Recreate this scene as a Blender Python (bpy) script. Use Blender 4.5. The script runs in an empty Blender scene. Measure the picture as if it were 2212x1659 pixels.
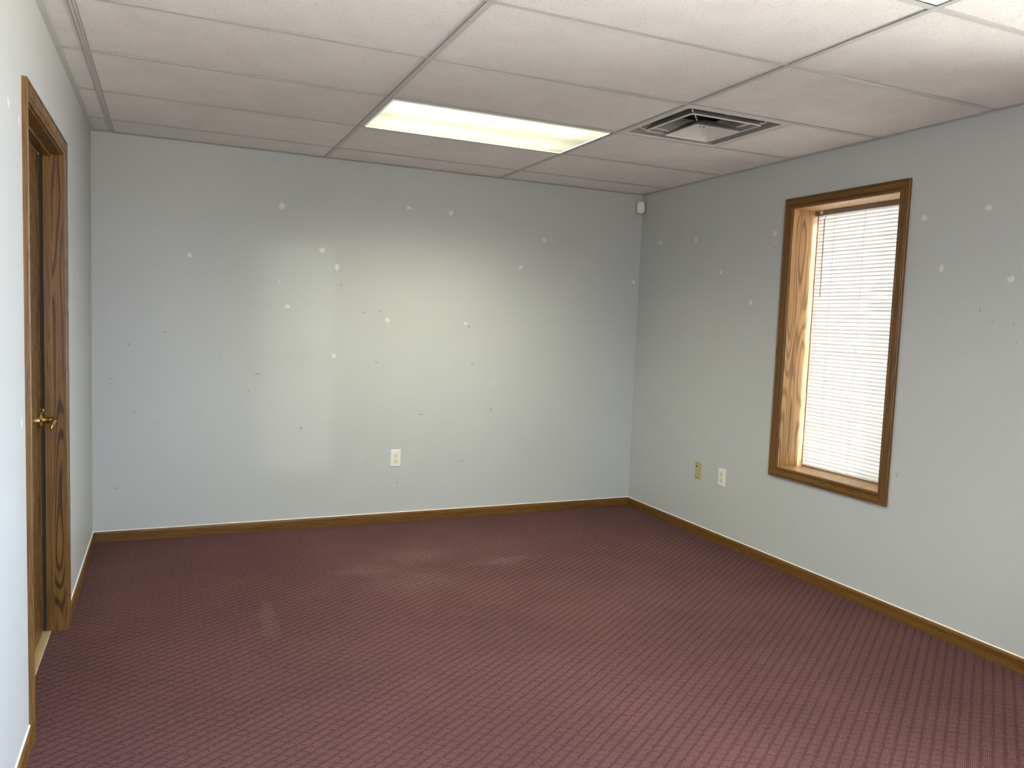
import bpy, bmesh, math, random
from mathutils import Vector, Matrix

C = bpy.context.scene.collection
sc = bpy.context.scene
PI = math.pi

# ------------------------------------------------------------------ measures
W, D, H = 3.720, 5.139, 2.3976          # room: left wall x=0, right wall x=W, back wall y=D
YR = -1.55                               # wall behind the camera
MX = [0.1098, 1.3235, 2.5296]            # main tees
TY = [4.7954, 4.1925, 3.5712, 2.9663, 2.3502, 1.7386, 1.129, 0.5194, -0.0902, -0.6998, -1.3094]
WY0, WY1, WZ0, WZ1 = 2.822, 3.540, 0.607, 2.113      # window opening
DY0, DY1, DZ = 2.850, 3.760, 2.016                   # door opening

# ------------------------------------------------------------------ camera
cam_d = bpy.data.cameras.new('camera')
cam = bpy.data.objects.new('camera', cam_d); C.objects.link(cam)
cam_d.sensor_fit = 'HORIZONTAL'; cam_d.sensor_width = 36.0
cam_d.lens = 36.0 * 1684.23 / 2212.0
cam_d.clip_start = 0.02
yaw, pitch, roll = 0.41881, -0.07993, -0.03785
cam.location = (0.39724, 0.0, 1.40358)
fwd = Vector((math.sin(yaw) * math.cos(pitch), math.cos(yaw) * math.cos(pitch), math.sin(pitch)))
right = Vector((math.cos(yaw), -math.sin(yaw), 0))
up = right.cross(fwd)
r2 = right * math.cos(roll) - up * math.sin(roll)
u2 = right * math.sin(roll) + up * math.cos(roll)
m = Matrix((( r2.x, u2.x, -fwd.x), (r2.y, u2.y, -fwd.y), (r2.z, u2.z, -fwd.z)))
cam.rotation_euler = m.to_euler()
sc.camera = cam

# ------------------------------------------------------------------ view, sky, sun
sc.view_settings.view_transform = 'Standard'
sc.view_settings.look = 'None'
sc.view_settings.gamma = 1.0
sc.view_settings.use_curve_mapping = False
sc.view_settings.exposure = 0.08
sc.cycles.use_denoising = True
sc.cycles.max_bounces = 14
sc.cycles.diffuse_bounces = 8
sc.cycles.transparent_max_bounces = 16
sc.cycles.sample_clamp_indirect = 8.0
sc.cycles.caustics_reflective = False
sc.cycles.caustics_refractive = False

world = bpy.data.worlds.new('sky'); sc.world = world
world.use_nodes = True
wn, wl = world.node_tree.nodes, world.node_tree.links
wn.clear()
wo = wn.new('ShaderNodeOutputWorld'); wb = wn.new('ShaderNodeBackground')
wg = wn.new('ShaderNodeTexCoord'); ws = wn.new('ShaderNodeSeparateXYZ'); wr = wn.new('ShaderNodeValToRGB')
wm = wn.new('ShaderNodeMapRange')
wm.inputs['From Min'].default_value = -1; wm.inputs['From Max'].default_value = 1
wl.new(wg.outputs['Generated'], ws.inputs[0]); wl.new(ws.outputs['Z'], wm.inputs['Value'])
wl.new(wm.outputs[0], wr.inputs[0]); wl.new(wr.outputs[0], wb.inputs[0]); wl.new(wb.outputs[0], wo.inputs[0])
cr = wr.color_ramp
cr.elements[0].position = 0.0; cr.elements[0].color = (1.0, 0.94, 0.87, 1)
cr.elements[1].position = 1.0; cr.elements[1].color = (0.45, 0.66, 1.12, 1)
for p_, c_ in ((0.485, (0.95, 0.90, 0.84, 1)), (0.505, (1.04, 1.18, 1.46, 1)), (0.7, (0.76, 0.97, 1.45, 1))):
    e = cr.elements.new(p_); e.color = c_
wb.inputs[1].default_value = 30.0

sun_d = bpy.data.lights.new('sun', 'SUN'); sun = bpy.data.objects.new('sun', sun_d); C.objects.link(sun)
sun_d.energy = 42.0; sun_d.angle = math.radians(0.6); sun_d.color = (1.0, 0.93, 0.83)
sdir = Vector((-0.72, 0.36, -0.56)).normalized()
sun.rotation_euler = sdir.to_track_quat('-Z', 'Y').to_euler()
sun.location = (8, -3, 6)

def portal(name, loc, d, sx, sy):
    l = bpy.data.lights.new(name, 'AREA'); l.shape = 'RECTANGLE'; l.size = sx; l.size_y = sy
    l.cycles.is_portal = True
    o = bpy.data.objects.new(name, l); C.objects.link(o); o.location = loc
    o.rotation_euler = Vector(d).to_track_quat('-Z', 'Z').to_euler()
    return o
portal('window_portal', (W + 0.27, (WY0 + WY1) / 2, (WZ0 + WZ1) / 2), (-1, 0, 0), WY1 - WY0, WZ1 - WZ0)

# added second sun, level through the rear window, casting the back wall patch
gl_d = bpy.data.lights.new('added_second_sun', 'SUN'); gl_ = bpy.data.objects.new('added_second_sun', gl_d); C.objects.link(gl_)
gl_d.energy = 0.30; gl_d.angle = math.radians(0.7); gl_d.color = (1.0, 0.98, 0.95)
gl_.rotation_euler = Vector((0.34, 6.7, -0.24)).to_track_quat('-Z', 'Y').to_euler(); gl_.location = (-1, -12, 3)

# window openings behind the camera: (axis, a0, a1, z0, z1)
W2 = (-0.95, 1.62, 0.607, 2.240)         # second window in the right wall
W3 = (0.25, 1.06, 0.607, 2.113)          # narrow window in the wall behind the camera
portal('window_portal', (W + 0.27, (W2[0] + W2[1]) / 2, (W2[2] + W2[3]) / 2), (-1, 0, 0), W2[1] - W2[0], W2[3] - W2[2])

portal('window_portal', ((W3[0] + W3[1]) / 2, YR - 0.27, (W3[2] + W3[3]) / 2), (0, 1, 0), W3[1] - W3[0], W3[3] - W3[2])

# ------------------------------------------------------------------ material helpers
def new_mat(name):
    m = bpy.data.materials.new(name); m.use_nodes = True
    nt = m.node_tree; nt.nodes.clear()
    out = nt.nodes.new('ShaderNodeOutputMaterial')
    return m, nt, out

class NT:
    """tiny node-graph writer"""
    def __init__(s, nt): s.nt = nt
    def n(s, t, **kw):
        nd = s.nt.nodes.new(t)
        for k, v in kw.items(): setattr(nd, k, v)
        return nd
    def link(s, a, b): s.nt.links.new(a, b)
    def put(s, sock, v):
        if hasattr(v, 'is_output') or isinstance(v, bpy.types.NodeSocket): s.link(v, sock)
        else: sock.default_value = v
    def math(s, op, a, b=None, c=None, clamp=False):
        nd = s.n('ShaderNodeMath', operation=op, use_clamp=clamp)
        s.put(nd.inputs[0], a)
        if b is not None: s.put(nd.inputs[1], b)
        if c is not None: s.put(nd.inputs[2], c)
        return nd.outputs[0]
    def vmath(s, op, a, b=None, scale=None):
        nd = s.n('ShaderNodeVectorMath', operation=op)
        s.put(nd.inputs[0], a)
        if b is not None: s.put(nd.inputs[1], b)
        if scale is not None: s.put(nd.inputs['Scale'], scale)
        return nd.outputs['Value'] if op in ('LENGTH', 'DOT_PRODUCT', 'DISTANCE') else nd.outputs[0]
    def ramp(s, v, a, b, t0=0.0, t1=1.0, smooth=True):
        nd = s.n('ShaderNodeMapRange', interpolation_type='SMOOTHSTEP' if smooth else 'LINEAR')
        s.put(nd.inputs['Value'], v)
        nd.inputs['From Min'].default_value = a; nd.inputs['From Max'].default_value = b
        nd.inputs['To Min'].default_value = t0; nd.inputs['To Max'].default_value = t1
        return nd.outputs[0]
    def noise(s, vec, scale, detail=2.0, rough=0.5):
        nd = s.n('ShaderNodeTexNoise'); s.put(nd.inputs['Vector'], vec)
        nd.inputs['Scale'].default_value = scale; nd.inputs['Detail'].default_value = detail
        nd.inputs['Roughness'].default_value = rough
        return nd.outputs[0]
    def mix(s, f, a, b):
        nd = s.n('ShaderNodeMix', data_type='RGBA')
        s.put(nd.inputs[0], f); s.put(nd.inputs[6], a); s.put(nd.inputs[7], b)
        return nd.outputs[2]
    def obj(s): return s.n('ShaderNodeTexCoord').outputs['Object']
    def pos(s): return s.n('ShaderNodeNewGeometry').outputs['Position']
    def bump(s, h, strength, dist=0.001):
        nd = s.n('ShaderNodeBump'); s.put(nd.inputs['Height'], h)
        nd.inputs['Strength'].default_value = strength; nd.inputs['Distance'].default_value = dist
        return nd.outputs[0]
    def bsdf(s, out, color, rough=0.5, spec=0.5, metal=0.0, normal=None, **kw):
        nd = s.n('ShaderNodeBsdfPrincipled')
        s.put(nd.inputs['Base Color'], color); s.put(nd.inputs['Roughness'], rough)
        nd.inputs['Specular IOR Level'].default_value = spec; nd.inputs['Metallic'].default_value = metal
        if normal is not None: s.link(normal, nd.inputs['Normal'])
        for k, v in kw.items(): s.put(nd.inputs[k], v)
        if out is not None: s.link(nd.outputs[0], out.inputs[0])
        return nd

def plain(name, col, rough=0.5, spec=0.5, metal=0.0, noise=0.04):
    m, nt, out = new_mat(name); g = NT(nt)
    n = g.noise(g.obj(), 40.0, 3.0)
    f = g.ramp(n, 0.3, 0.7, 1 - noise, 1 + noise, smooth=False)
    c = g.vmath('SCALE', (col[0], col[1], col[2]), scale=f)
    g.bsdf(out, c, rough, spec, metal)
    return m

def spots(g, p, pts, amp=0.012, nscale=55.0):
    """mask of small irregular blobs: pts = (a, b, ra, rb) in the plane vector p (x,y used)"""
    nz = g.n('ShaderNodeTexNoise'); g.link(p, nz.inputs['Vector']); nz.inputs['Scale'].default_value = nscale
    nz.inputs['Detail'].default_value = 2.0
    off = g.vmath('SCALE', g.vmath('SUBTRACT', nz.outputs['Color'], (0.5, 0.5, 0.5)), scale=amp * 2)
    off = g.vmath('MULTIPLY', off, (1, 1, 0))
    q = g.vmath('ADD', p, off)
    acc = None
    for a, b, ra, rb in pts:
        d = g.vmath('SUBTRACT', q, (a, b, 0))
        d = g.vmath('MULTIPLY', d, (1 / ra, 1 / rb, 0))
        l = g.vmath('LENGTH', d)
        acc = l if acc is None else g.math('MINIMUM', acc, l)
    return acc

def wall_mat(name, axes, patches, scuffs, smears=()):
    """light grey satin paint, orange-peel texture, white filler dabs and dark scuffs"""
    m, nt, out = new_mat(name); g = NT(nt)
    p = g.pos()
    sp = g.n('ShaderNodeSeparateXYZ'); g.link(p, sp.inputs[0])
    cb = g.n('ShaderNodeCombineXYZ')
    g.link(sp.outputs[axes[0]], cb.inputs[0]); g.link(sp.outputs[axes[1]], cb.inputs[1])
    q = cb.outputs[0]
    paint = (0.520, 0.535, 0.528, 1)
    vary = g.noise(p, 1.3, 2.0)
    col = g.mix(g.ramp(vary, 0.3, 0.7), paint, (0.506, 0.520, 0.512, 1))
    dirt = g.ramp(g.noise(p, 16.0, 6.0, 0.65), 0.60, 0.78, 0.0, 0.13)
    lowz = g.ramp(sp.outputs['Z'], 0.15, 1.25, 1.0, 0.0)
    col = g.mix(g.math('MULTIPLY', dirt, lowz), col, (0.28, 0.28, 0.27, 1))
    if smears:
        k = g.ramp(spots(g, q, smears, 0.02, 30.0), 0.5, 1.1, 0.17, 0.0)
        col = g.mix(k, col, (0.66, 0.66, 0.63, 1))
    if patches:
        k = g.ramp(spots(g, q, patches), 0.75, 1.05, 0.85, 0.0)
        col = g.mix(k, col, (0.76, 0.74, 0.70, 1))
    if scuffs:
        k = g.ramp(spots(g, q, scuffs, 0.006, 90.0), 0.4, 1.0, 0.42, 0.0)
        col = g.mix(k, col, (0.10, 0.10, 0.10, 1))
    peel = g.noise(p, 230.0, 2.0)
    nrm = g.bump(peel, 0.22, 0.0008)
    g.bsdf(out, col, 0.46, 0.35, 0.0, nrm)
    return m

def oak(name, axis, light=(0.190, 0.092, 0.022, 1), dark=(0.045, 0.018, 0.004, 1), cathedral=0.30, rough=0.34, size=26.0):
    """stained oak with the grain running along one axis"""
    m, nt, out = new_mat(name); g = NT(nt)
    p = g.pos()
    s = [size] * 3; s['xyz'.index(axis)] = 1.15
    base = g.vmath('MULTIPLY', p, tuple(s))
    n1 = g.noise(base, 1.0, 1.0, 0.4)
    rings = g.math('MULTIPLY', n1, 15.0)
    fr = g.math('FRACT', rings)
    tri = g.math('ABSOLUTE', g.math('SUBTRACT', fr, 0.5))
    band = g.ramp(tri, 0.18, 0.46, 0.0, 1.0)
    s2 = [420.0, 420.0, 420.0]; s2['xyz'.index(axis)] = 7.0
    pores = g.noise(g.vmath('MULTIPLY', p, tuple(s2)), 1.0, 3.0, 0.6)
    pores = g.ramp(pores, 0.50, 0.68, 0.0, 1.0)
    s3 = [60.0, 60.0, 60.0]; s3['xyz'.index(axis)] = 1.6
    streak = g.ramp(g.noise(g.vmath('MULTIPLY', p, tuple(s3)), 1.0, 3.0, 0.55), 0.35, 0.65, 0.0, 1.0)
    f = g.math('ADD', g.math('MULTIPLY', band, cathedral), g.math('MULTIPLY', streak, 0.30))
    f = g.math('ADD', f, g.math('MULTIPLY', pores, 0.35), clamp=True)
    col = g.mix(f, light, dark)
    rg = g.ramp(g.noise(p, 30.0, 2.0), 0.3, 0.7, rough - 0.05, rough + 0.08)
    nrm = g.bump(f, 0.12, 0.0006)
    g.bsdf(out, col, rg, 0.28, 0.0, nrm)
    return m

def carpet_mat():
    m, nt, out = new_mat('maroon_loop_carpet'); g = NT(nt)
    p = g.pos()
    wob = g.n('ShaderNodeTexNoise'); g.link(p, wob.inputs['Vector']); wob.inputs['Scale'].default_value = 95.0
    q = g.vmath('ADD', p, g.vmath('SCALE', g.vmath('SUBTRACT', wob.outputs['Color'], (0.5, 0.5, 0.5)), scale=0.017))
    sp = g.n('ShaderNodeSeparateXYZ'); g.link(q, sp.inputs[0])
    cx = g.math('MULTIPLY', sp.outputs[0], 2 * PI / 0.0635)
    cy = g.math('MULTIPLY', sp.outputs[1], 2 * PI / 0.0435)
    nz = g.math('MULTIPLY', g.math('SUBTRACT', g.noise(p, 75.0, 3.0, 0.6), 0.5), 1.5)
    c1 = g.math('COSINE', g.math('SUBTRACT', cx, cy))              # dark channels between the tuft blocks
    c2 = g.math('COSINE', g.math('ADD', cx, cy))                   # thin cross lines
    s1 = g.ramp(g.math('ADD', c1, nz), 0.25, 0.95, 0.0, 0.85)
    s2 = g.ramp(g.math('ADD', c2, nz), 0.72, 1.15, 0.0, 0.95)
    dark = g.math('MAXIMUM', s1, s2)
    # loop rows run diagonally
    ang = math.radians(54.0)
    row = g.vmath('DOT_PRODUCT', p, (math.cos(ang), -math.sin(ang), 0))
    rows = g.math('SINE', g.math('MULTIPLY', g.math('ADD', row, g.math('MULTIPLY', g.noise(p, 60.0, 1.0), 0.004)), 2 * PI / 0.0056))
    rows = g.ramp(rows, -0.6, 0.9, 0.0, 1.0)
    along = g.vmath('DOT_PRODUCT', p, (math.sin(ang), math.cos(ang), 0))
    tuft = g.noise(p, 330.0, 2.0, 0.7)
    ground = g.mix(rows, (0.098, 0.042, 0.044, 1), (0.192, 0.096, 0.096, 1))
    pile = g.mix(g.math('MULTIPLY', dark, 0.70), ground, (0.058, 0.021, 0.026, 1))
    tf = g.ramp(tuft, 0.32, 0.68, 0.62, 1.38, smooth=False)
    col = g.vmath('SCALE', pile, scale=tf)
    # broad wear and dust
    big = g.ramp(g.noise(p, 1.7, 4.0, 0.6), 0.30, 0.72, 0.90, 1.10)
    col = g.vmath('SCALE', col, scale=big)
    dust = g.ramp(spots(g, p, [(1.76, 4.36, 0.26, 0.20), (1.62, 3.90, 0.30, 0.20), (0.82, 3.62, 0.05, 0.30),
                               (1.42, 4.15, 0.20, 0.14), (2.2, 4.12, 0.30, 0.08)], 0.09, 8.0),
                  0.1, 1.25, 0.26, 0.0)
    dn = g.ramp(g.noise(p, 45.0, 3.0), 0.35, 0.7, 0.2, 1.0)
    col = g.mix(g.math('MULTIPLY', dust, dn), col, (0.30, 0.22, 0.21, 1))
    # crumbs
    vo = g.n('ShaderNodeTexVoronoi'); g.link(p, vo.inputs['Vector']); vo.inputs['Scale'].default_value = 9.0
    cr_ = g.ramp(vo.outputs['Distance'], 0.014, 0.022, 0.75, 0.0)
    gate = g.ramp(g.noise(p, 3.1, 0.0), 0.56, 0.60, 0.0, 1.0)
    col = g.mix(g.math('MULTIPLY', cr_, gate), col, (0.75, 0.66, 0.58, 1))
    h = g.math('ADD', g.math('MULTIPLY', rows, 0.5), g.math('ADD', g.math('MULTIPLY', dark, -0.7), g.math('MULTIPLY', tuft, 1.2)))
    nrm = g.bump(h, 0.75, 0.004)
    g.bsdf(out, col, 0.95, 0.06, 0.0, nrm, **{'Sheen Weight': 0.03, 'Sheen Roughness': 0.5})
    return m

def tile_mat():
    m, nt, out = new_mat('fissured_ceiling_tile'); g = NT(nt)
    p = g.pos()
    q = g.vmath('MULTIPLY', p, (1.0, 0.62, 1.0))
    wq = g.n('ShaderNodeTexNoise'); g.link(p, wq.inputs['Vector']); wq.inputs['Scale'].default_value = 150.0
    q = g.vmath('ADD', q, g.vmath('SCALE', g.vmath('SUBTRACT', wq.outputs['Color'], (0.5, 0.5, 0.5)), scale=0.006))
    v1 = g.n('ShaderNodeTexVoronoi'); g.link(q, v1.inputs['Vector']); v1.inputs['Scale'].default_value = 150.0
    sc_ = g.n('ShaderNodeSeparateColor'); g.link(v1.outputs['Color'], sc_.inputs[0])
    big = g.math('GREATER_THAN', sc_.outputs[0], 0.50)
    pit = g.math('MULTIPLY', g.ramp(v1.outputs['Distance'], 0.16, 0.34, 1.0, 0.0), big)
    v2 = g.n('ShaderNodeTexVoronoi'); g.link(p, v2.inputs['Vector']); v2.inputs['Scale'].default_value = 240.0
    pin = g.ramp(v2.outputs['Distance'], 0.12, 0.26, 0.55, 0.0)
    k = g.math('MAXIMUM', pit, pin)
    tone = g.ramp(g.noise(p, 6.0, 3.0), 0.3, 0.7, 0.97, 1.03)
    col = g.mix(g.math('MULTIPLY', k, 0.58), (0.85, 0.835, 0.815, 1), (0.46, 0.42, 0.39, 1))
    col = g.vmath('SCALE', col, scale=tone)
    h = g.math('SUBTRACT', g.math('MULTIPLY', g.noise(p, 300.0, 2.0), 0.25), k)
    g.bsdf(out, col, 0.92, 0.1, 0.0, g.bump(h, 0.5, 0.0015))
    return m

def lens_mat():
    """prismatic acrylic lens over two fluorescent tubes: brighter along each tube, strongest straight down"""
    m, nt, out = new_mat('lit_prismatic_lens'); g = NT(nt)
    p = g.obj()
    sp = g.n('ShaderNodeSeparateXYZ'); g.link(p, sp.inputs[0])
    y = sp.outputs[1]                                    # metres from the fixture's centre line
    a = g.math('ABSOLUTE', g.math('SUBTRACT', g.math('ABSOLUTE', y), 0.165))
    tube = g.ramp(a, 0.0, 0.17, 1.0, 0.0)
    ends = g.ramp(g.math('ABSOLUTE', sp.outputs[0]), 0.40, 0.59, 1.0, 0.72)
    geo = g.n('ShaderNodeNewGeometry')
    c = g.math('ABSOLUTE', g.vmath('DOT_PRODUCT', geo.outputs['Incoming'], geo.outputs['Normal']))
    si = g.n('ShaderNodeSeparateXYZ'); g.link(geo.outputs['Incoming'], si.inputs[0])
    across = g.math('SUBTRACT', 1.0, g.math('MULTIPLY', g.math('POWER', g.math('ABSOLUTE', si.outputs[0]), 2.0), 0.75))
    beam = g.math('ADD', 0.85, g.math('MULTIPLY', g.math('MULTIPLY', g.ramp(c, 0.18, 0.80), LENS_GAIN), across))
    pris = g.n('ShaderNodeTexVoronoi'); g.link(p, pris.inputs['Vector']); pris.inputs['Scale'].default_value = 150.0
    s = g.math('MULTIPLY', g.math('ADD', 0.83, g.math('MULTIPLY', tube, 0.42)), beam)
    s = g.math('MULTIPLY', s, ends)
    s = g.math('MULTIPLY', s, g.ramp(pris.outputs['Distance'], 0.0, 0.6, 1.04, 0.96, smooth=False))
    em = g.n('ShaderNodeEmission'); em.inputs[0].default_value = (1.0, 0.985, 0.70, 1)
    g.link(s, em.inputs[1])
    g.link(em.outputs[0], out.inputs[0])
    return m
LENS_GAIN = 21.0

def pane_mat():
    m, nt, out = new_mat('clear_window_glass'); g = NT(nt)
    tr = g.n('ShaderNodeBsdfTransparent'); tr.inputs[0].default_value = (0.93, 0.95, 0.94, 1)
    gl = g.n('ShaderNodeBsdfGlossy'); gl.inputs['Roughness'].default_value = 0.02
    fr = g.n('ShaderNodeFresnel'); fr.inputs[0].default_value = 1.45
    mx = g.n('ShaderNodeMixShader')
    g.link(g.math('MULTIPLY', fr.outputs[0], 0.9), mx.inputs[0]); g.link(tr.outputs[0], mx.inputs[1]); g.link(gl.outputs[0], mx.inputs[2])
    g.link(mx.outputs[0], out.inputs[0])
    return m

def slat_mat():
    m, nt, out = new_mat('translucent_white_slat'); g = NT(nt)
    p = g.obj()
    f = g.ramp(g.noise(p, 20.0, 2.0), 0.3, 0.7, 0.97, 1.0)
    col = g.vmath('SCALE', (0.86, 0.85, 0.82), scale=f)
    pr = g.bsdf(None, col, 0.35, 0.4)
    tl = g.n('ShaderNodeBsdfTranslucent'); tl.inputs[0].default_value = (0.90, 0.88, 0.82, 1)
    mx = g.n('ShaderNodeMixShader'); mx.inputs[0].default_value = 0.035
    g.link(pr.outputs[0], mx.inputs[1]); g.link(tl.outputs[0], mx.inputs[2]); g.link(mx.outputs[0], out.inputs[0])
    return m

# wall marks measured off the photograph: (along, height, radius, radius)
B_PATCH = [(1.059, 2.071, .019, .024), (1.880, 2.136, .018, .013), (2.178, 2.129, .018, .018), (1.313, 1.813, .020, .018),
           (1.410, 1.713, .016, .022), (1.101, 1.445, .016, .012), (1.753, 1.380, .014, .016), (2.313, 1.377, .015, .012),
           (1.400, 1.134, .015, .013), (0.526, 1.727, .016, .015), (2.898, 1.999, .017, .016), (2.716, 1.791, .016, .014),
           (3.674, 1.738, .022, .014), (1.045, 1.60, .006, .006)]
B_SCUFF = [(0.194, 1.183, .006, .014), (0.389, 1.262, .012, .005), (0.090, 0.979, .016, .004), (0.100, 0.949, .018, .003),
           (0.223, 0.780, .005, .014), (0.706, 1.123, .010, .004), (0.929, 1.012, .030, .005), (0.349, 0.705, .005, .012),
           (0.128, 0.322, .022, .004), (1.589, 1.426, .018, .005), (1.698, 1.440, .012, .006), (1.684, 1.096, .022, .005),
           (2.371, 1.098, .012, .009), (2.525, 0.768, .012, .018), (2.008, 0.741, .030, .004), (2.315, 0.406, .036, .004),
           (1.197, 0.662, .014, .014), (1.44, 1.60, .012, .006), (1.74, 0.745, .006, .006), (0.87, 0.90, .008, .008),
           (2.34, 1.355, .014, .008), (2.51, 0.60, .006, .006), (1.85, 0.27, .010, .010), (1.05, 0.74, .006, .006)]
B_SMEAR = [(2.536, 0.958, .045, .035), (2.66, 0.95, .020, .020), (1.60, 0.44, .02, .02)]
R_PATCH = [(4.874, 2.020, .022, .017), (4.450, 2.013, .020, .017), (3.688, 1.988, .018, .018), (4.168, 1.777, .015, .013),
           (3.861, 1.579, .013, .018), (2.680, 1.973, .016, .014), (2.357, 1.984, .019, .015), (2.565, 1.729, .014, .018),
           (2.229, 1.666, .018, .013)]
R_SCUFF = [(3.857, 1.351, .012, .004), (2.359, 1.535, .004, .018), (2.295, 1.482, .012, .004), (2.180, 1.397, .006, .005),
           (2.722, 0.715, .006, .016), (3.641, 0.207, .012, .004), (3.374, 0.318, .008, .005), (3.684, 1.903, .014, .004),
           (2.20, 1.475, .010, .004), (3.30, 0.42, .010, .005)]
L_PATCH = [(2.571, 1.949, .018, .016), (2.747, 1.937, .016, .018), (4.360, 1.540, .022, .014), (4.314, 1.494, .018, .012),
           (4.418, 1.420, .016, .015), (2.722, 1.046, .016, .018), (4.247, 2.043, .016, .020)]

M_BACK = wall_mat('grey_wall_paint_back', (0, 2), B_PATCH, B_SCUFF, B_SMEAR)
M_RIGHT = wall_mat('grey_wall_paint_right', (1, 2), R_PATCH, R_SCUFF)
M_LEFT = wall_mat('grey_wall_paint_left', (1, 2), L_PATCH, [(2.2, 0.8, .01, .004), (4.5, 0.6, .01, .01)])
M_PAINT = wall_mat('grey_wall_paint', (0, 2), [], [])
M_CARPET = carpet_mat()
M_TILE = tile_mat()
M_TEE = plain('painted_steel_tee', (0.60, 0.61, 0.59), 0.38, 0.45)
M_OAK = {a: oak('oak_grain_' + a, a) for a in 'xyz'}
M_OAKFLAT = oak('flat_sawn_oak', 'z', cathedral=0.80, size=11.0)
M_OAKFADED = oak('sunlit_tone_oak', 'z', light=(0.49, 0.275, 0.115, 1), dark=(0.20, 0.105, 0.036, 1), cathedral=0.70, size=9.0)  # reveal and sill oaks: the window sunlight is put into the lighter colour
M_OAKSUNLIT_Y = oak('sunlit_tone_oak_across', 'y', light=(0.47, 0.29, 0.135, 1), dark=(0.24, 0.13, 0.05, 1), cathedral=0.4, size=14.0)
M_OAKSUNLIT_X = oak('sunlit_tone_oak_lengthwise', 'x', light=(0.47, 0.29, 0.135, 1), dark=(0.24, 0.13, 0.05, 1), cathedral=0.4, size=14.0)
M_LENS = lens_mat()
M_PANE = pane_mat()
M_SLAT = slat_mat()
M_WHITE = plain('white_plastic', (0.80, 0.79, 0.74), 0.35)
M_IVORY = plain('ivory_plastic', (0.74, 0.68, 0.48), 0.35)
M_TAN = plain('aged_ivory_plastic', (0.46, 0.40, 0.19), 0.42)
M_DARKHOLE = plain('dark_recess', (0.012, 0.011, 0.010), 0.8)
M_SLOT = plain('slot_brown', (0.07, 0.055, 0.03), 0.7)
M_SENSOR = plain('white_sensor_plastic', (0.84, 0.84, 0.83), 0.3)
M_STEELW = plain('white_painted_steel', (0.74, 0.73, 0.70), 0.33)
M_DUCT = plain('galvanised_duct_grey', (0.20, 0.20, 0.195), 0.4, 0.5, 0.4)
M_TAUPE = plain('taupe_headrail_steel', (0.20, 0.16, 0.13), 0.4)
M_BRASS = plain('polished_brass', (0.58, 0.43, 0.16), 0.20, 0.5, 1.0, 0.02)
M_WAND = plain('grey_acrylic_wand', (0.30, 0.31, 0.31), 0.2)
M_CORD = plain('grey_ladder_cord', (0.50, 0.50, 0.48), 0.8)
M_BRONZE = plain('dark_sash_metal', (0.09, 0.06, 0.045), 0.4)
M_THRESH = oak('pale_threshold_wood', 'y', light=(0.50, 0.40, 0.25, 1), dark=(0.32, 0.23, 0.12, 1), cathedral=0.35)
M_CAULK = plain('white_caulk', (0.86, 0.84, 0.80), 0.5)
M_CONE = plain('shaded_grey_steel', (0.34, 0.33, 0.31), 0.35, 0.5, 0.3)  # on the ring and cone skirts this grey paints in the gap shade
M_SCREW = plain('screw_head', (0.45, 0.42, 0.33), 0.35, 0.5, 0.5)

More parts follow.
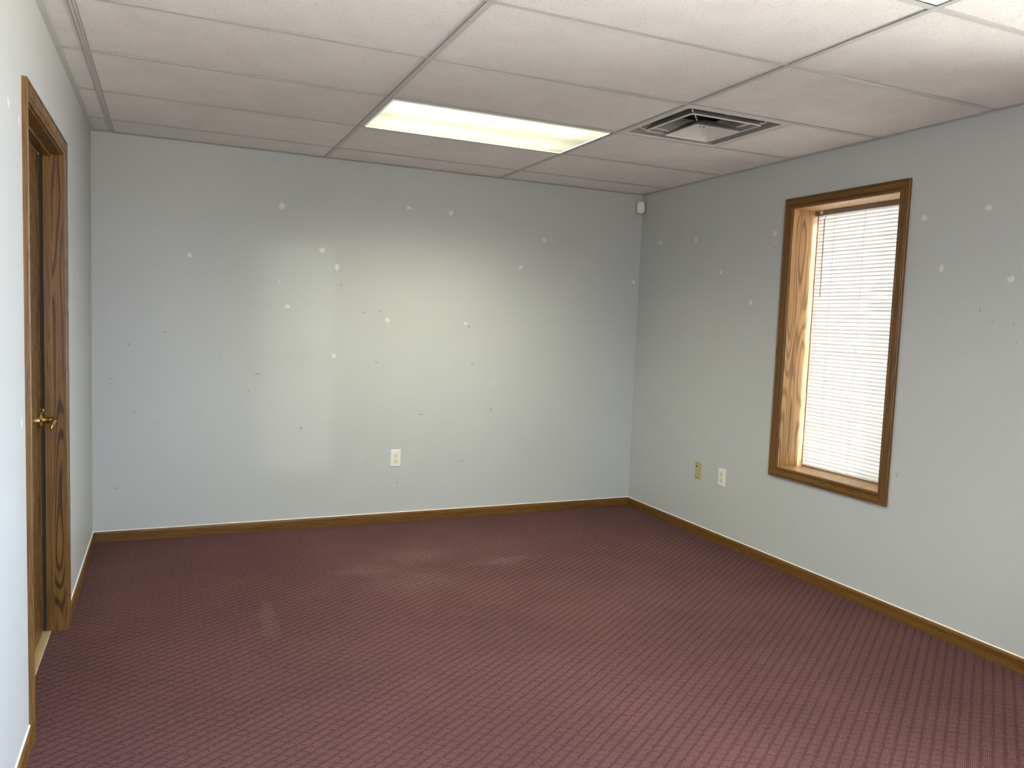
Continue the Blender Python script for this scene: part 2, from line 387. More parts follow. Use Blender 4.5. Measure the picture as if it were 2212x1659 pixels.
# ------------------------------------------------------------------ mesh helpers
class MB:
    def __init__(s): s.bm = bmesh.new(); s.mats = []
    def slot(s, m):
        if m not in s.mats: s.mats.append(m)
        return s.mats.index(m)
    def box(s, a, b, m=None, bevel=0.0, seg=2):
        (x0, y0, z0), (x1, y1, z1) = a, b
        r = bmesh.ops.create_cube(s.bm, size=1.0)
        for v in r['verts']:
            v.co = Vector(((x0 + x1) / 2 + v.co.x * (x1 - x0), (y0 + y1) / 2 + v.co.y * (y1 - y0), (z0 + z1) / 2 + v.co.z * (z1 - z0)))
        fs = {f for v in r['verts'] for f in v.link_faces}
        if m is not None:
            for f in fs: f.material_index = s.slot(m)
        if bevel > 0:
            es = list({e for f in fs for e in f.edges})
            bmesh.ops.bevel(s.bm, geom=es, offset=bevel, segments=seg, affect='EDGES', profile=0.5)
        return s
    def faces(s, verts, faces, m=None, smooth=False):
        vs = [s.bm.verts.new(v) for v in verts]
        for f in faces:
            try: fc = s.bm.faces.new([vs[i] for i in f])
            except ValueError: continue
            fc.smooth = smooth
            if m is not None: fc.material_index = s.slot(m)
        return s
    def loft(s, rings, m=None, closed=True, smooth=False, cap0=False, cap1=False):
        n = len(rings[0]); vs = [[s.bm.verts.new(v) for v in r] for r in rings]
        k = s.slot(m) if m is not None else 0
        for a in range(len(rings) - 1):
            for i in range(n if closed else n - 1):
                j = (i + 1) % n
                f = s.bm.faces.new([vs[a][i], vs[a][j], vs[a + 1][j], vs[a + 1][i]]); f.smooth = smooth; f.material_index = k
        if cap0: f = s.bm.faces.new(vs[0][::-1]); f.material_index = k
        if cap1: f = s.bm.faces.new(vs[-1]); f.material_index = k
        return s
    def tube(s, pts, r, seg=12, m=None, smooth=True):
        rings = []
        pts = [Vector(p) for p in pts]
        rr = r if isinstance(r, (list, tuple)) else [r] * len(pts)
        for i, p in enumerate(pts):
            t = (pts[min(i + 1, len(pts) - 1)] - pts[max(i - 1, 0)]).normalized()
            a = Vector((0, 0, 1)) if abs(t.z) < 0.9 else Vector((1, 0, 0))
            u = t.cross(a).normalized(); w = t.cross(u)
            rings.append([p + (u * math.cos(2 * PI * k / seg) + w * math.sin(2 * PI * k / seg)) * rr[i] for k in range(seg)])
        return s.loft(rings, m, True, smooth, True, True)
    def build(s, name, mat, parent=None, recalc=True):
        if recalc: bmesh.ops.recalc_face_normals(s.bm, faces=s.bm.faces)
        base = Vector((0, 0, 0))
        q = parent
        while q is not None: base += Vector(q.location); q = q.parent
        for v in s.bm.verts: v.co -= base
        me = bpy.data.meshes.new(name); s.bm.to_mesh(me); s.bm.free()
        if s.mats:
            for m in s.mats: me.materials.append(m)
        else: me.materials.append(mat)
        o = bpy.data.objects.new(name, me); C.objects.link(o)
        if parent is not None: o.parent = parent
        return o
    def build_at(s, name, mat, loc):
        """top-level single mesh with its origin at loc"""
        for v in s.bm.verts: v.co -= Vector(loc)
        o = s.build(name, mat); o.location = loc
        return o

def tag(o, label=None, cat=None, group=None, kind=None):
    if label: o['label'] = label
    if cat: o['category'] = cat
    if group: o['group'] = group
    if kind: o['kind'] = kind
    return o
def empty(name, loc):
    o = bpy.data.objects.new(name, None); C.objects.link(o); o.location = loc; o.empty_display_size = 0.1
    return o
def struct(o, label=None, cat=None): return tag(o, label, cat, None, 'structure')

CAS = [(0.000, 0.0), (0.000, 0.0085), (0.0015, 0.0105), (0.010, 0.0115), (0.0125, 0.0085), (0.0150, 0.0080), (0.0175, 0.0125),
       (0.030, 0.0135), (0.043, 0.0155), (0.0455, 0.0125), (0.0475, 0.0125), (0.050, 0.0165), (0.0545, 0.0165), (0.057, 0.0135), (0.057, 0.0)]

def casing(mb, plane, sgn, a0, a1, z0, z1, mat_v, mat_h, sides='LTRB', axis='x', reveal=0.004, prof=CAS):
    """mitred casing round an opening; plane = wall coordinate, sgn = direction into the room"""
    a0 -= reveal; a1 += reveal; z1 += reveal
    z0 = z0 - reveal if 'B' in sides else z0
    def P(a, z, t):
        return (plane + sgn * t, a, z) if axis == 'x' else (a, plane + sgn * t, z)
    def ring(cn):
        out = []
        for w, t in prof:
            if cn == 'BL': out.append(P(a0 - w, z0 - (w if 'B' in sides else 0), t))
            if cn == 'TL': out.append(P(a0 - w, z1 + w, t))
            if cn == 'TR': out.append(P(a1 + w, z1 + w, t))
            if cn == 'BR': out.append(P(a1 + w, z0 - (w if 'B' in sides else 0), t))
        return out
    mb.loft([ring('BL'), ring('TL')], mat_v, closed=True, cap0='B' not in sides)
    mb.loft([ring('TL'), ring('TR')], mat_h, closed=True)
    mb.loft([ring('TR'), ring('BR')], mat_v, closed=True, cap1='B' not in sides)
    if 'B' in sides: mb.loft([ring('BR'), ring('BL')], mat_h, closed=True)

# ------------------------------------------------------------------ room shell
T = 0.24                                  # outer wall thickness (right wall and rear wall)
TL = 0.115                                # left partition thickness
b = MB(); b.box((0.0, YR, -0.05), (W, D, 0.0)); b.box((-0.054, DY0, -0.05), (0.0, DY1, 0.0)); struct(b.build('floor', M_CARPET), 'worn maroon carpet with a small dark diamond pattern', 'floor')
b = MB(); b.box((-TL, D, -0.05), (W + T, D + 0.12, H + 0.30)); struct(b.build('wall_back', M_BACK), 'grey back wall dotted with white filler spots', 'wall')

# right wall with two window openings
b = MB()
ys = [YR - T, W2[0] - 0.019, W2[1] + 0.019, WY0 - 0.019, WY1 + 0.019, D]
z0, z1 = WZ0 - 0.019, WZ1 + 0.019
b.box((W, ys[0], -0.05), (W + T, ys[1], H + 0.3)); b.box((W, ys[2], -0.05), (W + T, ys[3], H + 0.3)); b.box((W, ys[4], -0.05), (W + T, ys[5], H + 0.3))
for a0, a1 in ((ys[1], ys[2]), (ys[3], ys[4])):
    zt = z1 if a0 > 2 else W2[3] + 0.019; zz = z0 if a0 > 2 else W2[2] - 0.019
    b.box((W, a0, -0.05), (W + T, a1, zz)); b.box((W, a0, zt), (W + T, a1, H + 0.3))
struct(b.build('wall_right', M_RIGHT), 'grey right-hand wall holding the narrow window', 'wall')

# rear wall, behind the camera
b = MB()
e_ = 0.019
b.box((-TL, YR - T, -0.05), (W3[0] - e_, YR, H + 0.3)); b.box((W3[1] + e_, YR - T, -0.05), (W, YR, H + 0.3))
b.box((W3[0] - e_, YR - T, -0.05), (W3[1] + e_, YR, W3[2] - e_)); b.box((W3[0] - e_, YR - T, W3[3] + e_), (W3[1] + e_, YR, H + 0.3))
struct(b.build('wall_rear', M_PAINT), 'grey wall behind the camera', 'wall')

# unseen slab added outside to keep the sun out of the second window
b = MB(); b.box((W + T, -2.2, 2.42), (W + T + 2.30, 1.95, 2.50)); struct(b.build('sun_blocker_slab', M_PAINT), 'added slab outside the wall, blocking sun from the second window', 'light blocker')

# unseen block added outside to cut off part of the second sun
b = MB(); b.box((-1.05, -13.2, -0.3), (0.035, -12.6, 3.0)); struct(b.build('second_sun_blocker', M_PAINT), 'added block outside the rear window, trimming the wall patch', 'column')

# left wall with the door opening
b = MB()
b.box((-TL, YR, -0.05), (0, DY0 - 0.019, H + 0.3)); b.box((-TL, DY1 + 0.019, -0.05), (0, D, H + 0.3))
b.box((-TL, DY0 - 0.019, DZ + 0.019), (0, DY1 + 0.019, H + 0.3))
struct(b.build('wall_left', M_LEFT), 'pale grey left-hand wall with the oak door', 'wall')

# hallway floor beyond the door (closes the gap under the leaf)
b = MB(); b.box((-0.40, DY0 - 0.3, -0.055), (-0.02, DY1 + 0.3, -0.004)); struct(b.build('floor_hall', M_DARKHOLE), 'dark hallway floor behind the oak door', 'floor')

# ------------------------------------------------------------------ suspended ceiling
FL1 = (MX[1], MX[2], TY[2], TY[1])        # fluorescent light bay
FL2 = (MX[1], MX[2], TY[6], TY[5])
DXR = MX[2] + 0.6096
DF = (MX[2], DXR, TY[3], TY[2])           # diffuser bay
rng = random.Random(4)
b = MB()
xs = [0.0] + MX + [W]
yl = [D] + TY + [YR]
for i in range(len(xs) - 1):
    for j in range(len(yl) - 1):
        x0, x1, y1, y0 = xs[i], xs[i + 1], yl[j], yl[j + 1]
        if (i == 2 and abs(y1 - TY[1]) < 1e-6) or (i == 2 and abs(y1 - TY[5]) < 1e-6): continue
        if i == 3 and abs(y1 - TY[2]) < 1e-6: x0 = DXR
        dz = rng.uniform(0.0, 0.0015)
        b.box((x0 + 0.002, y0 + 0.002, H + 0.0035 + dz), (x1 - 0.002, y1 - 0.002, H + 0.018 + dz))
# deck above the tiles
b2 = MB(); b2.box((-TL, YR, H + 0.30), (W + T, D, H + 0.34))
ceil = struct(b.build('ceiling', M_TILE), 'suspended ceiling of pale speckled tiles', 'ceiling')
deck = b2.build('ceiling_deck', M_DARKHOLE, ceil)
g_ = MB()
tw = 0.012
for x in MX:
    g_.box((x - tw, YR, H), (x + tw, D, H + 0.0012)); g_.box((x - 0.0006, YR, H), (x + 0.0006, D, H + 0.03))
    g_.box((x - tw, YR, H), (x - tw + 0.001, D, H + 0.003)); g_.box((x + tw - 0.001, YR, H), (x + tw, D, H + 0.003))
for y in TY:
    segs = [(0, MX[0]), (MX[0], MX[1]), (MX[1], MX[2]), (MX[2], W)]
    for x0, x1 in segs:
        g_.box((x0 + tw * (x0 > 0), y - tw, H + 0.0003), (x1 - tw * (x1 < W), y + tw, H + 0.0015))
g_.box((DXR - tw, TY[3] + tw, H + 0.0003), (DXR + tw, TY[2] - tw, H + 0.0015))
# wall angle
wa = 0.022
g_.box((0, YR, H - 0.0012), (wa, D, H)); g_.box((0, YR, H), (0.001, D, H + 0.02))
g_.box((W - wa, YR, H - 0.0012), (W, D, H)); g_.box((wa, D - wa, H - 0.0012), (W - wa, D, H))
g_.box((wa, YR, H - 0.0012), (W - wa, YR + wa, H))
gr = g_.build('tee_bars', M_TEE, ceil); gr['label'] = 'painted steel grid between the tiles'

# ------------------------------------------------------------------ fluorescent ceiling lights
def ceiling_light(bay, label):
    x0, x1, y0, y1 = bay
    cx, cy = (x0 + x1) / 2, (y0 + y1) / 2
    t = tag(empty('ceiling_light', (cx, cy, H)), label, 'light', 'recessed fluorescent ceiling lights')
    x0 += 0.013; x1 -= 0.013; y0 += 0.013; y1 -= 0.013
    fw = 0.014
    f = MB()                                            # hinged door frame of the lens
    pr = [(0.0, 0.0005), (0.0, 0.004), (fw * 0.55, 0.0065), (fw, 0.004), (fw, 0.010)]
    rings = []
    for (sx, sy) in ((-1, -1), (1, -1), (1, 1), (-1, 1), (-1, -1)):
        px, py = (x0 if sx < 0 else x1), (y0 if sy < 0 else y1)
        rings.append([(px - sx * w, py - sy * w, H + 0.0075 - h) for w, h in pr])
    f.loft(rings, M_STEELW, closed=False)
    f.build('lens_frame', M_STEELW, t)
    l = MB(); l.box((x0 + fw, y0 + fw, H + 0.0030), (x1 - fw, y1 - fw, H + 0.006))
    l.build('lens', M_LENS, t)
    h = MB()
    h.loft([[(x0, y0, H + 0.007), (x1, y0, H + 0.007), (x1, y1, H + 0.007), (x0, y1, H + 0.007)],
            [(x0, y0, H + 0.06), (x1, y0, H + 0.06), (x1, y1, H + 0.06), (x0, y1, H + 0.06)],
            [(x0 + .01, y0 + .09, H + 0.11), (x1 - .01, y0 + .09, H + 0.11), (x1 - .01, y1 - .09, H + 0.11), (x0 + .01, y1 - .09, H + 0.11)]], cap1=True)
    h.build('housing', M_STEELW, t)
ceiling_light(FL1, 'lit rectangular ceiling light shown whole, left of the air diffuser')
ceiling_light(FL2, 'lit ceiling light just cut off by the top edge of the photo, nearer the camera')

# ------------------------------------------------------------------ air diffuser
def rsq(cx, cy, hx, hy, z, r, n=5):
    out = []
    for (sx, sy, a0) in ((1, 1, 0), (-1, 1, 90), (-1, -1, 180), (1, -1, 270)):
        for k in range(n + 1):
            a = math.radians(a0 + 90 * k / n)
            out.append((cx + sx * (hx - r) + r * math.cos(a), cy + sy * (hy - r) + r * math.sin(a), z))
    return out
dcx, dcy = (DF[0] + DF[1]) / 2, (DF[2] + DF[3]) / 2
dif = tag(empty('air_diffuser', (dcx, dcy, H)), 'square white metal air diffuser with nested frames set in the ceiling', 'vent')
hx0, hy0 = (DF[1] - DF[0]) / 2 - 0.004, (DF[3] - DF[2]) / 2 - 0.004
d = MB()
d.loft([rsq(dcx, dcy, hx0, hy0, H + 0.004, 0.004), rsq(dcx, dcy, hx0, hy0, H - 0.001, 0.004), rsq(dcx, dcy, hx0 - 0.026, hy0 - 0.026, H - 0.002, 0.020),
        rsq(dcx, dcy, hx0 - 0.029, hy0 - 0.029, H + 0.002, 0.022)], M_STEELW)
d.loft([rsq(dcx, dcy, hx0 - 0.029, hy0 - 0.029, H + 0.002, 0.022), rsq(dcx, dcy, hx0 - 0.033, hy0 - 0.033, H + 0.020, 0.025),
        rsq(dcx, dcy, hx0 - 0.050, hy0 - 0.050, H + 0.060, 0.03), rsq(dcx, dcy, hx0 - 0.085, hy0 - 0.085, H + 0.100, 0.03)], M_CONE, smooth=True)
d.build('flange_frame', M_STEELW, dif)
d = MB()
h2x, h2y = 0.212, 0.203
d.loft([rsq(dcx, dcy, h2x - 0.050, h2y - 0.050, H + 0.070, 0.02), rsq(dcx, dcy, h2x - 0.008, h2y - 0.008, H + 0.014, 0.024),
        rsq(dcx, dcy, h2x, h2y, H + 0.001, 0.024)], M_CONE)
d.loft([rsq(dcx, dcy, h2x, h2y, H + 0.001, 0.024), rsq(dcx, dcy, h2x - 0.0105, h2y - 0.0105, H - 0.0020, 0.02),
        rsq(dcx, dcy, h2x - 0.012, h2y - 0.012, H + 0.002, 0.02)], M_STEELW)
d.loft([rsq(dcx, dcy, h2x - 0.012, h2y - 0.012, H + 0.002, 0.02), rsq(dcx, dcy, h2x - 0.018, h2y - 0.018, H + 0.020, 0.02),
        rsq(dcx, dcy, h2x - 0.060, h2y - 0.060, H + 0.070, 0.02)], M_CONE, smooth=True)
d.build('middle_ring', M_STEELW, dif)
d = MB()
h3x, h3y = 0.134, 0.134
z3 = H - 0.025
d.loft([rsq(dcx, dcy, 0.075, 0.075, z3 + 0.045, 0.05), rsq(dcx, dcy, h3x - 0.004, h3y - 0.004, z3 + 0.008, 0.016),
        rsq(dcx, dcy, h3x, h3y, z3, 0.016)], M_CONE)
d.loft([rsq(dcx, dcy, h3x, h3y, z3, 0.016), rsq(dcx, dcy, h3x - 0.007, h3y - 0.007, z3 - 0.0015, 0.012),
        rsq(dcx, dcy, h3x - 0.010, h3y - 0.010, z3 + 0.003, 0.012), rsq(dcx, dcy, 0.056, 0.056, z3 + 0.036, 0.030),
        rsq(dcx, dcy, 0.046, 0.046, z3 + 0.039, 0.044)], M_STEELW, smooth=False, cap1=True)
for k in range(2): d.tube([(dcx + (-.012 if k else .012), dcy, z3 + .034), (dcx + (-.012 if k else .012), dcy, z3 + .031)], 0.004, 8, M_SLOT)
d.build('centre_cone', M_STEELW, dif)
d = MB()
d.loft([rsq(dcx, dcy, 0.285, 0.285, H + 0.0045, 0.01), rsq(dcx, dcy, 0.285, 0.285, H + 0.150, 0.01)], cap1=True)
d.build('plenum', M_DUCT, dif)
d = MB()
seg = 28
ring = [(dcx + 0.15 * math.cos(2 * PI * k / seg), dcy + 0.15 * math.sin(2 * PI * k / seg)) for k in range(seg)]
d.loft([[(x, y, H + 0.1495) for x, y in ring], [(x, y, H + 0.135) for x, y in ring]], M_DUCT, cap0=True)
d.loft([[(dcx + (x - dcx) * .95, dcy + (y - dcy) * .95, H + 0.136) for x, y in ring], [(dcx + (x - dcx) * .95, dcy + (y - dcy) * .95, H + 0.149) for x, y in ring]], M_DARKHOLE, cap0=True)
d.build('duct_collar', M_DUCT, dif)
for sx, sy in ((-1, -1), (1, -1), (1, 1), (-1, 1)):
    d = MB()
    d.tube([(dcx + sx * .235, dcy + sy * .235, H + .040), (dcx + sx * .212, dcy + sy * .205, H + .010), (dcx + sx * .165, dcy + sy * .160, H + .012), (dcx + sx * .118, dcy + sy * .118, z3 + .022)], 0.0038, 6)
    d.build('hanger_strap', M_STEELW, dif)
d = MB()
ell = [(0.060 * math.cos(2 * PI * k / 24), 0.0085 * math.sin(2 * PI * k / 24)) for k in range(24)]
def on_skirt(u, v): return (dcx + 0.035 + u, dcy - h2y + 0.0205 + v * 0.55, H + 0.0270 + v)
d.loft([[on_skirt(u, v) for u, v in ell], [tuple(Vector(on_skirt(u, v)) + Vector((0, -0.0015, 0.001))) for u, v in ell]], cap1=True)
d.build('damper_slot', M_DARKHOLE, dif)
d = MB(); d.box((dcx - .012, dcy - h2y - .006, H + .022), (dcx + .022, dcy - h2y + .010, H + .034), bevel=.001); d.build('clip', M_STEELW, dif)

# ------------------------------------------------------------------ baseboards
BH, BT = 0.064, 0.0115
BP = [(0, 0), (BT, 0), (BT, BH - 0.012), (BT - 0.003, BH - 0.004), (BT - 0.0065, BH - 0.0005), (0, BH)]
def baseboard(name, p0, p1, nx, ny, mat, label, e0=0, e1=0):
    """profile swept from p0 to p1; (nx,ny) points into the room; e0/e1 = mitre shortening"""
    b = MB(); dx, dy = p1[0] - p0[0], p1[1] - p0[1]; L = math.hypot(dx, dy); dx /= L; dy /= L
    r0 = [(p0[0] + nx * t + dx * t * e0, p0[1] + ny * t + dy * t * e0, z) for t, z in BP]
    r1 = [(p1[0] + nx * t - dx * t * e1, p1[1] + ny * t - dy * t * e1, z) for t, z in BP]
    b.loft([r0, r1], closed=True, cap0=True, cap1=True)
    o = struct(b.build(name, mat), label, 'baseboard')
    c = MB(); q0, q1 = [], []
    for t, z in ((0.0, BH - 0.002), (0.0045, BH - 0.0002), (0.0030, BH + 0.0012), (0.0, BH + 0.0034)):
        q0.append((p0[0] + nx * t + dx * t * e0, p0[1] + ny * t + dy * t * e0, z)); q1.append((p1[0] + nx * t - dx * t * e1, p1[1] + ny * t - dy * t * e1, z))
    c.loft([q0, q1], closed=True, cap0=True, cap1=True); k = c.build('caulk_line', M_CAULK, o); k['label'] = 'thin white caulk line'
    return o
baseboard('baseboard_back', (0, D), (W, D), 0, -1, M_OAK['x'], 'oak baseboard along the back wall', 1, 1)
baseboard('baseboard_right', (W, YR), (W, D), -1, 0, M_OAK['y'], 'oak baseboard along the window wall', 1, 1)
baseboard('baseboard_left_far', (0, DY1 + 0.061), (0, D), 1, 0, M_OAK['y'], 'short oak baseboard between the door and the far corner', 0, 1)
baseboard('baseboard_left_near', (0, YR), (0, DY0 - 0.061), 1, 0, M_OAK['y'], 'oak baseboard on the left wall in front of the door', 1, 0)
baseboard('baseboard_rear', (0, YR), (W, YR), 0, 1, M_OAK['x'], 'oak baseboard behind the camera', 1, 1)

# ------------------------------------------------------------------ door
dr = struct(empty('door_1', (-0.05, (DY0 + DY1) / 2, 0.0)), 'closed oak door with a brass lever in the left wall', 'door')
b = MB(); casing(b, 0.0, 1, DY0, DY1, 0.0, DZ, M_OAK['z'], M_OAK['y'], sides='LTR', reveal=0.006)
b.build('casing', M_OAK['z'], dr)
b = MB()                                                  # jambs and head
b.box((-TL, DY0 - 0.019, 0.0), (0.0005, DY0, DZ + 0.019), M_OAKFLAT)
b.box((-TL, DY1, 0.0), (0.0005, DY1 + 0.019, DZ + 0.019), M_OAKFLAT)
b.box((-TL, DY0, DZ), (0.0005, DY1, DZ + 0.019), M_OAK['y'])
b.build('jamb', M_OAKFLAT, dr)
b = MB()                                                  # stops
sx0, sx1, st = -0.070, -0.037, 0.011
b.box((sx0, DY0, 0.0), (sx1, DY0 + st, DZ), M_OAK['z'], 0.002, 2)
b.box((sx0, DY1 - st, 0.0), (sx1, DY1, DZ), M_OAK['z'], 0.004, 3)
b.box((sx0, DY0 + st, DZ - st), (sx1, DY1 - st, DZ), M_OAK['y'], 0.002, 2)
b.build('stop', M_OAK['z'], dr)
b = MB()
for a0, a1, q0, q1 in ((DY0, DY0 + 0.009, 0.0, DZ), (DY1 - 0.0095, DY1, 0.0, DZ), (DY0 + 0.009, DY1 - 0.009, DZ - 0.009, DZ)): b.box((-0.0805, a0, q0 + .008), (-0.0702, a1, q1))
b.build('gap_shade_strip', M_DARKHOLE, dr)  # dark strip added to stand in for the shadow gap beside the leaf
b = MB(); b.box((-0.115, DY0 + 0.003, 0.010), (-0.0815, DY1 - 0.007, DZ - 0.006), bevel=0.002)
leaf = b.build('door_leaf', M_OAKFLAT, dr)
hy, hz = DY1 - 0.078, 0.925
hd = MB()
seg = 24
def disc(mb, x0, x1, y, z, r0, r1, m=None, cap=True):
    mb.loft([[(x0, y + r0 * math.cos(2 * PI * k / seg), z + r0 * math.sin(2 * PI * k / seg)) for k in range(seg)],
             [(x1, y + r1 * math.cos(2 * PI * k / seg), z + r1 * math.sin(2 * PI * k / seg)) for k in range(seg)]], m, smooth=False, cap1=cap)
disc(hd, -0.0820, -0.072, hy, hz, 0.033, 0.033, cap=False); disc(hd, -0.072, -0.066, hy, hz, 0.033, 0.022)
disc(hd, -0.066, -0.060, hy, hz, 0.016, 0.014); hd.tube([(-0.066, hy, hz), (-0.030, hy, hz)], 0.0115, 16)
hd.build('lever_rose', M_BRASS, dr)
hd = MB()
hd.tube([(-0.050, hy, hz), (-0.030, hy, hz), (-0.0245, hy - 0.012, hz), (-0.024, hy - 0.035, hz + .001), (-0.024, hy - 0.065, hz - .002), (-0.025, hy - 0.092, hz - 0.010), (-0.025, hy - 0.108, hz - 0.020)],
        [0.0125, 0.0120, 0.0115, 0.0095, 0.0085, 0.0075, 0.004], 14)
hd.build('lever_handle', M_BRASS, dr)
hd = MB(); lz = hz + 0.040
hd.tube([(-0.0820, hy + .002, lz), (-0.0690, hy + .002, lz)], 0.008, 14, M_BRASS)
hd.tube([(-0.0660, hy + .016, lz), (-0.0715, hy - .010, lz)], 0.0105, 20, M_BRASS)
hd.tube([(-0.0715, hy - .0098, lz), (-0.07165, hy - .0106, lz)], 0.0040, 12, M_DARKHOLE)
hd.build('lock_cylinder', M_BRASS, dr)
b = MB(); b.box((-0.115, DY0, 0.0), (-0.088, DY1, 0.008), bevel=0.0015); b.box((-0.0865, DY0, -0.002), (-0.052, DY1, 0.009), bevel=0.003)
b.build('threshold', M_THRESH, dr)

# ------------------------------------------------------------------ window on the right wall
def window(name, axis, wallc, sgn, a0, a1, z0, z1, label, bars=False):
    """casing, reveal boards, sash and pane; sgn = direction into the room along the wall's normal"""
    def B(mb, t0, t1, u0, u1, v0, v1, m=None, bevel=0.0):
        n0, n1 = sorted((wallc - sgn * t0, wallc - sgn * t1))
        if axis == 'x': mb.box((n0, u0, v0), (n1, u1, v1), m, bevel)
        else: mb.box((u0, n0, v0), (u1, n1, v1), m, bevel)
    loc = (wallc, (a0 + a1) / 2, z0) if axis == 'x' else ((a0 + a1) / 2, wallc, z0)
    w = struct(empty(name, loc), label, 'window')
    mh = M_OAK['y'] if axis == 'x' else M_OAK['x']
    mf = M_OAKSUNLIT_Y if axis == 'x' else M_OAKSUNLIT_X
    b = MB(); casing(b, wallc, sgn, a0, a1, z0, z1, M_OAK['z'], mh, axis=axis); b.build('casing', M_OAK['z'], w)
    tb = 0.019
    b = MB()
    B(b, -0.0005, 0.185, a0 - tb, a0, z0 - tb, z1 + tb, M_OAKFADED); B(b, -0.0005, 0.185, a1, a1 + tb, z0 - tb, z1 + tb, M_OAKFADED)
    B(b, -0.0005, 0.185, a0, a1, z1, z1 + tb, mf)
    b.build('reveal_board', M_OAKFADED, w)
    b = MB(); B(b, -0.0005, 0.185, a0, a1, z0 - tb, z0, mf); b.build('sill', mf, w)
    b = MB(); f0, f1, fw = 0.187, 0.238, 0.013
    B(b, f0, f1, a0 - tb, a0 + 0.004, z0 - tb, z1 + tb, M_OAK['z']); B(b, f0, f1, a1 - 0.004, a1 + tb, z0 - tb, z1 + tb, M_OAK['z'])
    B(b, f0, f1, a0, a1, z0 - tb, z0 + 0.004, mh); B(b, f0, f1, a0, a1, z1 - 0.004, z1 + tb, mh)
    b.build('outer_frame', M_OAK['z'], w)
    b = MB(); s0, s1 = 0.215, 0.236; i = 0.004
    B(b, s0, s1, a0 + i, a0 + i + fw, z0 + i, z1 - i); B(b, s0, s1, a1 - i - fw, a1 - i, z0 + i, z1 - i)
    B(b, s0, s1, a0 + i + fw, a1 - i - fw, z0 + i, z0 + i + fw); B(b, s0, s1, a0 + i + fw, a1 - i - fw, z1 - i - fw, z1 - i)
    if bars:
        n = max(1, int((a1 - a0) / 0.82))
        for k in range(1, n):
            a = a0 + (a1 - a0) * k / n; B(b, s0, s1, a - 0.035, a + 0.035, z0 + i, z1 - i)
        zc = (z0 + z1) / 2; B(b, s0, s1, a0 + i, a1 - i, zc - 0.02, zc + 0.02)
    b.build('sash', M_BRONZE, w)
    b = MB(); B(b, 0.224, 0.2245, a0 + i + fw * .5, a1 - i - fw * .5, z0 + i + fw * .5, z1 - i - fw * .5); b.build('pane', M_PANE, w)
    return w
window('window_1', 'x', W, -1, WY0, WY1, WZ0, WZ1, 'narrow oak-framed window with a closed white blind')
window('window_2', 'x', W, -1, W2[0], W2[1], W2[2], W2[3], 'window in the right wall behind the camera', True)

window('window_3', 'y', YR, 1, W3[0], W3[1], W3[2], W3[3], 'narrow window in the wall behind the camera', True)

# ------------------------------------------------------------------ blind
bx = W + 0.178                                   # slat axis
by0, by1 = WY0 + 0.010, WY1 - 0.015
bl = tag(empty('window_blind', (bx, (by0 + by1) / 2, WZ0 + 0.004)), 'white mini blind lowered and closed over the narrow window', 'blind')
b = MB(); b.box((bx - 0.019, by0 + .002, WZ1 - 0.028), (bx + 0.019, by1 + .006, WZ1 - 0.001), bevel=0.0015)
b.build('headrail', M_TAUPE, bl)
zb = WZ0 + 0.010
b = MB(); b.box((bx - 0.012, by0, zb - 0.004), (bx + 0.012, by1, zb + 0.006), bevel=0.002); b.build('bottom_rail', M_WHITE, bl)
ztop = WZ1 - 0.036
N = 69
tilt = math.radians(75)
b = MB()
sag = random.Random(9)
for k in range(N):
    zc = zb + 0.016 + (ztop - zb - 0.016) * k / (N - 1)
    jz = sag.uniform(-0.0008, 0.0008); jt = sag.uniform(-0.03, 0.03)
    hw, cr_ = 0.0131, 0.0020
    sec = []
    for q in range(6):
        s_ = -1 + 2 * q / 5
        u = s_ * hw; v = cr_ * (1 - s_ * s_)
        a = tilt + jt
        # upper edge towards the room, crown facing the room
        dx = -math.cos(a) * u - math.sin(a) * v
        dz = math.sin(a) * u - math.cos(a) * v
        sec.append((dx, dz))
    bow = {42: .003, 45: -.003, 47: .003}.get(k, 0.0)
    rings = []
    for yy, bb in ((by0, 0), (by0 + .25, bow), (by0 + .32, -bow * .6), (by1 - .2, 0), (by1, 0)):
        rings.append([(bx + dx, yy, zc + jz + dz + bb) for dx, dz in sec])
    b.loft(rings, closed=False, smooth=True)
b.build('slats', M_SLAT, bl, recalc=False)
for yc in (3.392, 3.180, 2.965):
    b = MB(); b.tube([(bx - 0.0135, yc, zb), (bx - 0.0135, yc, WZ1 - 0.03)], 0.0007, 5); b.tube([(bx + 0.0135, yc, zb), (bx + 0.0135, yc, WZ1 - 0.03)], 0.0007, 5)
    b.build('ladder_cord', M_CORD, bl)
b = MB(); b.tube([(bx - 0.021, 3.445, WZ1 - 0.030), (bx - 0.026, 3.452, WZ1 - 0.045), (bx - 0.028, 3.455, WZ1 - 0.05)], 0.0016, 8)
b.tube([(bx - 0.028, 3.455, WZ1 - 0.05), (bx - 0.028, 3.450, 1.615)], 0.0030, 8); b.build('tilt_wand', M_WAND, bl)
b = MB(); b.box((bx - 0.022, by1 - 0.045, WZ1 - 0.020), (bx - 0.019, by1 - 0.025, WZ1 - 0.001), bevel=.0008); b.build('bracket', M_STEELW, bl)

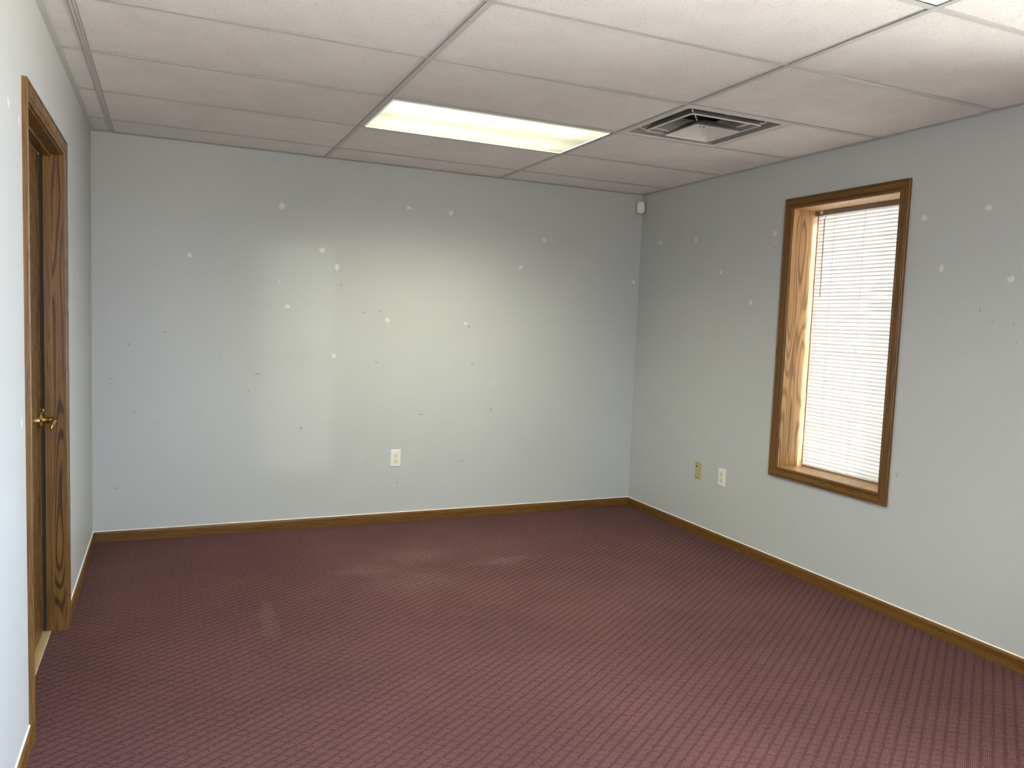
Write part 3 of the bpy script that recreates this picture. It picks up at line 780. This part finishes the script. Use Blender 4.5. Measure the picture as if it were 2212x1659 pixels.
# ------------------------------------------------------------------ electrical plates
def frame_pt(o, ax, n, a, z, t):
    """point on a wall: a along the wall, z up, t out of the wall"""
    return (a, o - t, z) if ax == 'y' else (o - t, a, z)
def plate(mb, o, ax, a, z, w, h, t=0.0055, m=None):
    def R(hw, hh, tt):
        pts = [(-hw, -hh), (hw, -hh), (hw, hh), (-hw, hh)]
        return [frame_pt(o, ax, 1, a + p, z + q, tt) for p, q in pts]
    mb.loft([R(w / 2, h / 2, 0), R(w / 2, h / 2, t * .25), R(w / 2 - .0018, h / 2 - .0018, t * .72), R(w / 2 - .0055, h / 2 - .0055, t)], m, cap1=True)
def outlet(o, ax, a, z, label):
    loc = frame_pt(o, ax, 1, a, z - 0.0575, 0)
    t = tag(empty('power_outlet', loc), label, 'outlet', 'white duplex power outlets')
    b = MB(); plate(b, o, ax, a, z, 0.071, 0.1165); b.build('cover_plate', M_WHITE, t)
    for s in (1, -1):
        zc = z + s * 0.0195
        b = MB(); hh = 0.0145; r = 0.0172
        pts = []
        for k in range(24):
            an = 2 * PI * k / 24; px, pz = r * math.cos(an), r * math.sin(an); pz = max(-hh, min(hh, pz)); pts.append((px, pz))
        b.loft([[frame_pt(o, ax, 1, a + p, zc + q, 0.004) for p, q in pts], [frame_pt(o, ax, 1, a + p, zc + q, 0.0066) for p, q in pts],
                [frame_pt(o, ax, 1, a + p * .94, zc + q * .94, 0.0072) for p, q in pts]], M_IVORY, cap1=True)
        fc = b.build('socket_face', M_IVORY, t)
        b = MB()
        for dx, dz, hw, hh2 in ((-0.0063, 0.004, 0.0012, 0.0042), (0.0063, 0.004, 0.0012, 0.0036)):
            p0 = frame_pt(o, ax, 1, a + dx - hw, zc + dz - hh2, 0.0070); p1 = frame_pt(o, ax, 1, a + dx + hw, zc + dz + hh2, 0.0075)
            b.box(tuple(min(i, j) for i, j in zip(p0, p1)), tuple(max(i, j) for i, j in zip(p0, p1)))
        c8 = [(0.0026 * math.cos(2 * PI * k / 10), 0.0026 * math.sin(2 * PI * k / 10)) for k in range(10)]
        b.loft([[frame_pt(o, ax, 1, a + p, zc - 0.0075 + q, 0.0070) for p, q in c8], [frame_pt(o, ax, 1, a + p, zc - 0.0075 + q, 0.0075) for p, q in c8]], cap1=True)
        sl = b.build('slots', M_SLOT, t); sl.parent = fc
    b = MB(); c8 = [(0.003 * math.cos(2 * PI * k / 12), 0.003 * math.sin(2 * PI * k / 12)) for k in range(12)]
    b.loft([[frame_pt(o, ax, 1, a + p, z + q, 0.005) for p, q in c8], [frame_pt(o, ax, 1, a + p * .8, z + q * .8, 0.0068) for p, q in c8]], cap1=True)
    b.build('screw', M_SCREW, t)
outlet(D, 'y', 1.833, 0.4415, 'white power outlet low on the back wall under the pale hot spot')
outlet(W, 'x', 4.035, 0.4405, 'white power outlet on the window wall, right of the yellowed jack plate')
# phone jack
pj = tag(empty('jack_plate', (W, 4.281, 0.383)), 'yellowed ivory wall plate with one black jack hole, near the corner', 'wall plate')
b = MB(); plate(b, W, 'x', 4.281, 0.4405, 0.071, 0.1150, 0.006); b.build('cover_plate', M_TAN, pj)
b = MB(); b.box((W - 0.0068, 4.281 + 0.004, 0.4405 + 0.0165), (W - 0.0055, 4.281 + 0.022, 0.4405 + 0.036), M_WHITE, 0.0005, 1)
b.box((W - 0.0073, 4.281 + 0.0065, 0.4405 + 0.0190), (W - 0.0067, 4.281 + 0.0195, 0.4405 + 0.0335), M_DARKHOLE)
b.build('jack_hole', M_DARKHOLE, pj)
for dz in (0.0475, -0.0455):
    b = MB(); c8 = [(0.0032 * math.cos(2 * PI * k / 12), 0.0032 * math.sin(2 * PI * k / 12)) for k in range(12)]
    b.loft([[(W - 0.0055, 4.281 + p, 0.4405 + dz + q) for p, q in c8], [(W - 0.0072, 4.281 + p * .8, 0.4405 + dz + q * .8) for p, q in c8]], cap1=True)
    b.build('screw', M_SLOT, pj)

# ------------------------------------------------------------------ motion sensor across the corner
sx_, sy_ = W - 0.031, D - 0.031
ms = tag(empty('motion_sensor', (W - 0.02, D - 0.02, 2.252)), 'small white motion sensor high in the far corner below the ceiling', 'sensor')
nrm_ = Vector((-1, -1, 0)).normalized(); tan_ = Vector((1, -1, 0)).normalized()
def MS(u, t, z): 
    v = Vector((W, D, 0)) + nrm_ * t + tan_ * (u * 0.88); return (v.x, v.y, z)
def sring(z, hw, t0, t1, r=0.010):
    pts = [(-hw, t0)] + [(-hw + r - r * math.cos(PI / 2 * k / 4), t1 - r + r * math.sin(PI / 2 * k / 4)) for k in range(5)] + \
          [(hw - r + r * math.sin(PI / 2 * k / 4), t1 - r + r * math.cos(PI / 2 * k / 4)) for k in range(5)] + [(hw, t0)]
    return [MS(u, t, z) for u, t in pts]
b = MB()
b.loft([sring(2.255, .020, .036, .060), sring(2.259, .030, .035, .074), sring(2.270, .0335, .034, .079), sring(2.300, .0345, .034, .080),
        sring(2.330, .0310, .034, .077), sring(2.341, .0275, .034, .072), sring(2.345, .020, .035, .060)], smooth=True, cap0=True, cap1=True)
b.build('housing', M_SENSOR, ms)
b = MB(); b.loft([[MS(-.020, .0795, 2.272), MS(.020, .0795, 2.272), MS(.021, .0795, 2.302), MS(-.021, .0795, 2.302)],
                  [MS(-.019, .0835, 2.274), MS(.019, .0835, 2.274), MS(.020, .0835, 2.300), MS(-.020, .0835, 2.300)]], cap1=True)
b.build('lens_window', M_WHITE, ms)
b = MB(); b.box((W - 0.034, D - 0.034, 2.285), (W, D, 2.315)); b.build('corner_bracket', M_SENSOR, ms)
